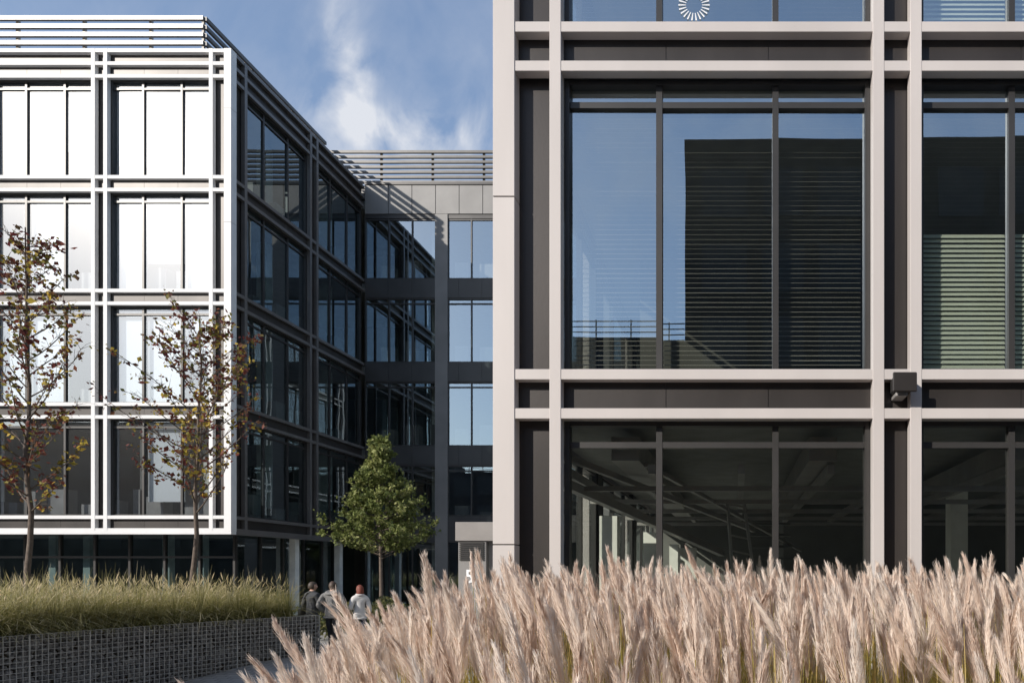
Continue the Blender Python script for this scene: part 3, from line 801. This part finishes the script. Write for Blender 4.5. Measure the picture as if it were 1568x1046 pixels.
U=math_('DIVIDE',sp.outputs[0],ay); Vv=math_('DIVIDE',sp.outputs[2],ay)
cb=N.new('ShaderNodeCombineXYZ'); L_.new(U,cb.inputs[0]); L_.new(Vv,cb.inputs[1]); L_.new(sp.outputs[1],cb.inputs[2])
def noise(scale,detail,dist,vec,rough=.55):
    n=N.new('ShaderNodeTexNoise'); n.inputs['Scale'].default_value=scale; n.inputs['Detail'].default_value=detail; n.inputs['Distortion'].default_value=dist; n.inputs['Roughness'].default_value=rough
    L_.new(vec,n.inputs['Vector']); return n.outputs['Fac']
mp=N.new('ShaderNodeMapping'); mp.inputs['Scale'].default_value=(1.5,1.0,1); mp.inputs['Rotation'].default_value=(0,0,.2); L_.new(cb.outputs[0],mp.inputs['Vector'])
n1=noise(6,8,.35,mp.outputs[0],.55); n2=noise(4.5,4,.0,cb.outputs[0])
def gauss(v,c,s):
    d=math_('DIVIDE',math_('SUBTRACT',v,c),s); return math_('EXPONENT',math_('MULTIPLY',math_('MULTIPLY',d,d),-1))
Uw=math_('ADD',U,math_('MULTIPLY',math_('SUBTRACT',n2,.5),.20)); Vw=math_('ADD',Vv,math_('MULTIPLY',math_('SUBTRACT',n2,.5),.14))
m1=math_('MULTIPLY',math_('MULTIPLY',gauss(Uw,-.572,.038),gauss(Vv,.75,.12)),.85)
m2=math_('MULTIPLY',gauss(Vw,.662,.038),gauss(U,-.49,.15))
m3=math_('MULTIPLY',gauss(Vv,.64,.20),.22)
mk=math_('ADD',math_('ADD',m1,m2),m3)
nn=N.new('ShaderNodeMapRange'); nn.inputs['From Min'].default_value=.34; nn.inputs['From Max'].default_value=.66; L_.new(n1,nn.inputs['Value'])
fac=math_('MINIMUM',math_('MULTIPLY',math_('MULTIPLY',nn.outputs[0],mk),1.3),.92)
mv=N.new('ShaderNodeMix'); mv.data_type='RGBA'; mv.inputs[0].default_value=.30; L_.new(sky.outputs[0],mv.inputs[6]); mv.inputs[7].default_value=(2.7,3.6,5.6,1)
mx=N.new('ShaderNodeMix'); mx.data_type='RGBA'; L_.new(fac,mx.inputs[0]); L_.new(mv.outputs[2],mx.inputs[6]); mx.inputs[7].default_value=(5.3,5.45,5.8,1)
L_.new(mx.outputs[2],bg.inputs[0]); L_.new(bg.outputs[0],out.inputs[0])

sd=bpy.data.lights.new('sun','SUN'); sd.energy=5.0; sd.angle=math.radians(.5); sd.color=(1,.94,.86)
so=bpy.data.objects.new('sun',sd); col.objects.link(so)
dirv=Vector((math.sin(az)*math.cos(el),math.cos(az)*math.cos(el),math.sin(el)))
so.rotation_euler=dirv.to_track_quat('Z','Y').to_euler(); so.location=(-30,-30,40)

cd=bpy.data.cameras.new('camera'); cam=bpy.data.objects.new('camera',cd); col.objects.link(cam); scene.camera=cam
cam.location=(0,0,CAMZ); cam.rotation_euler=(math.pi/2,0,0)
cd.sensor_width=36; cd.lens=36*F/1568; cd.shift_x=(784-1130)/1568; cd.shift_y=(875-523)/1568; cd.clip_start=.1; cd.clip_end=1500
scene.view_settings.view_transform='Standard'; scene.view_settings.look='None'; scene.view_settings.exposure=0
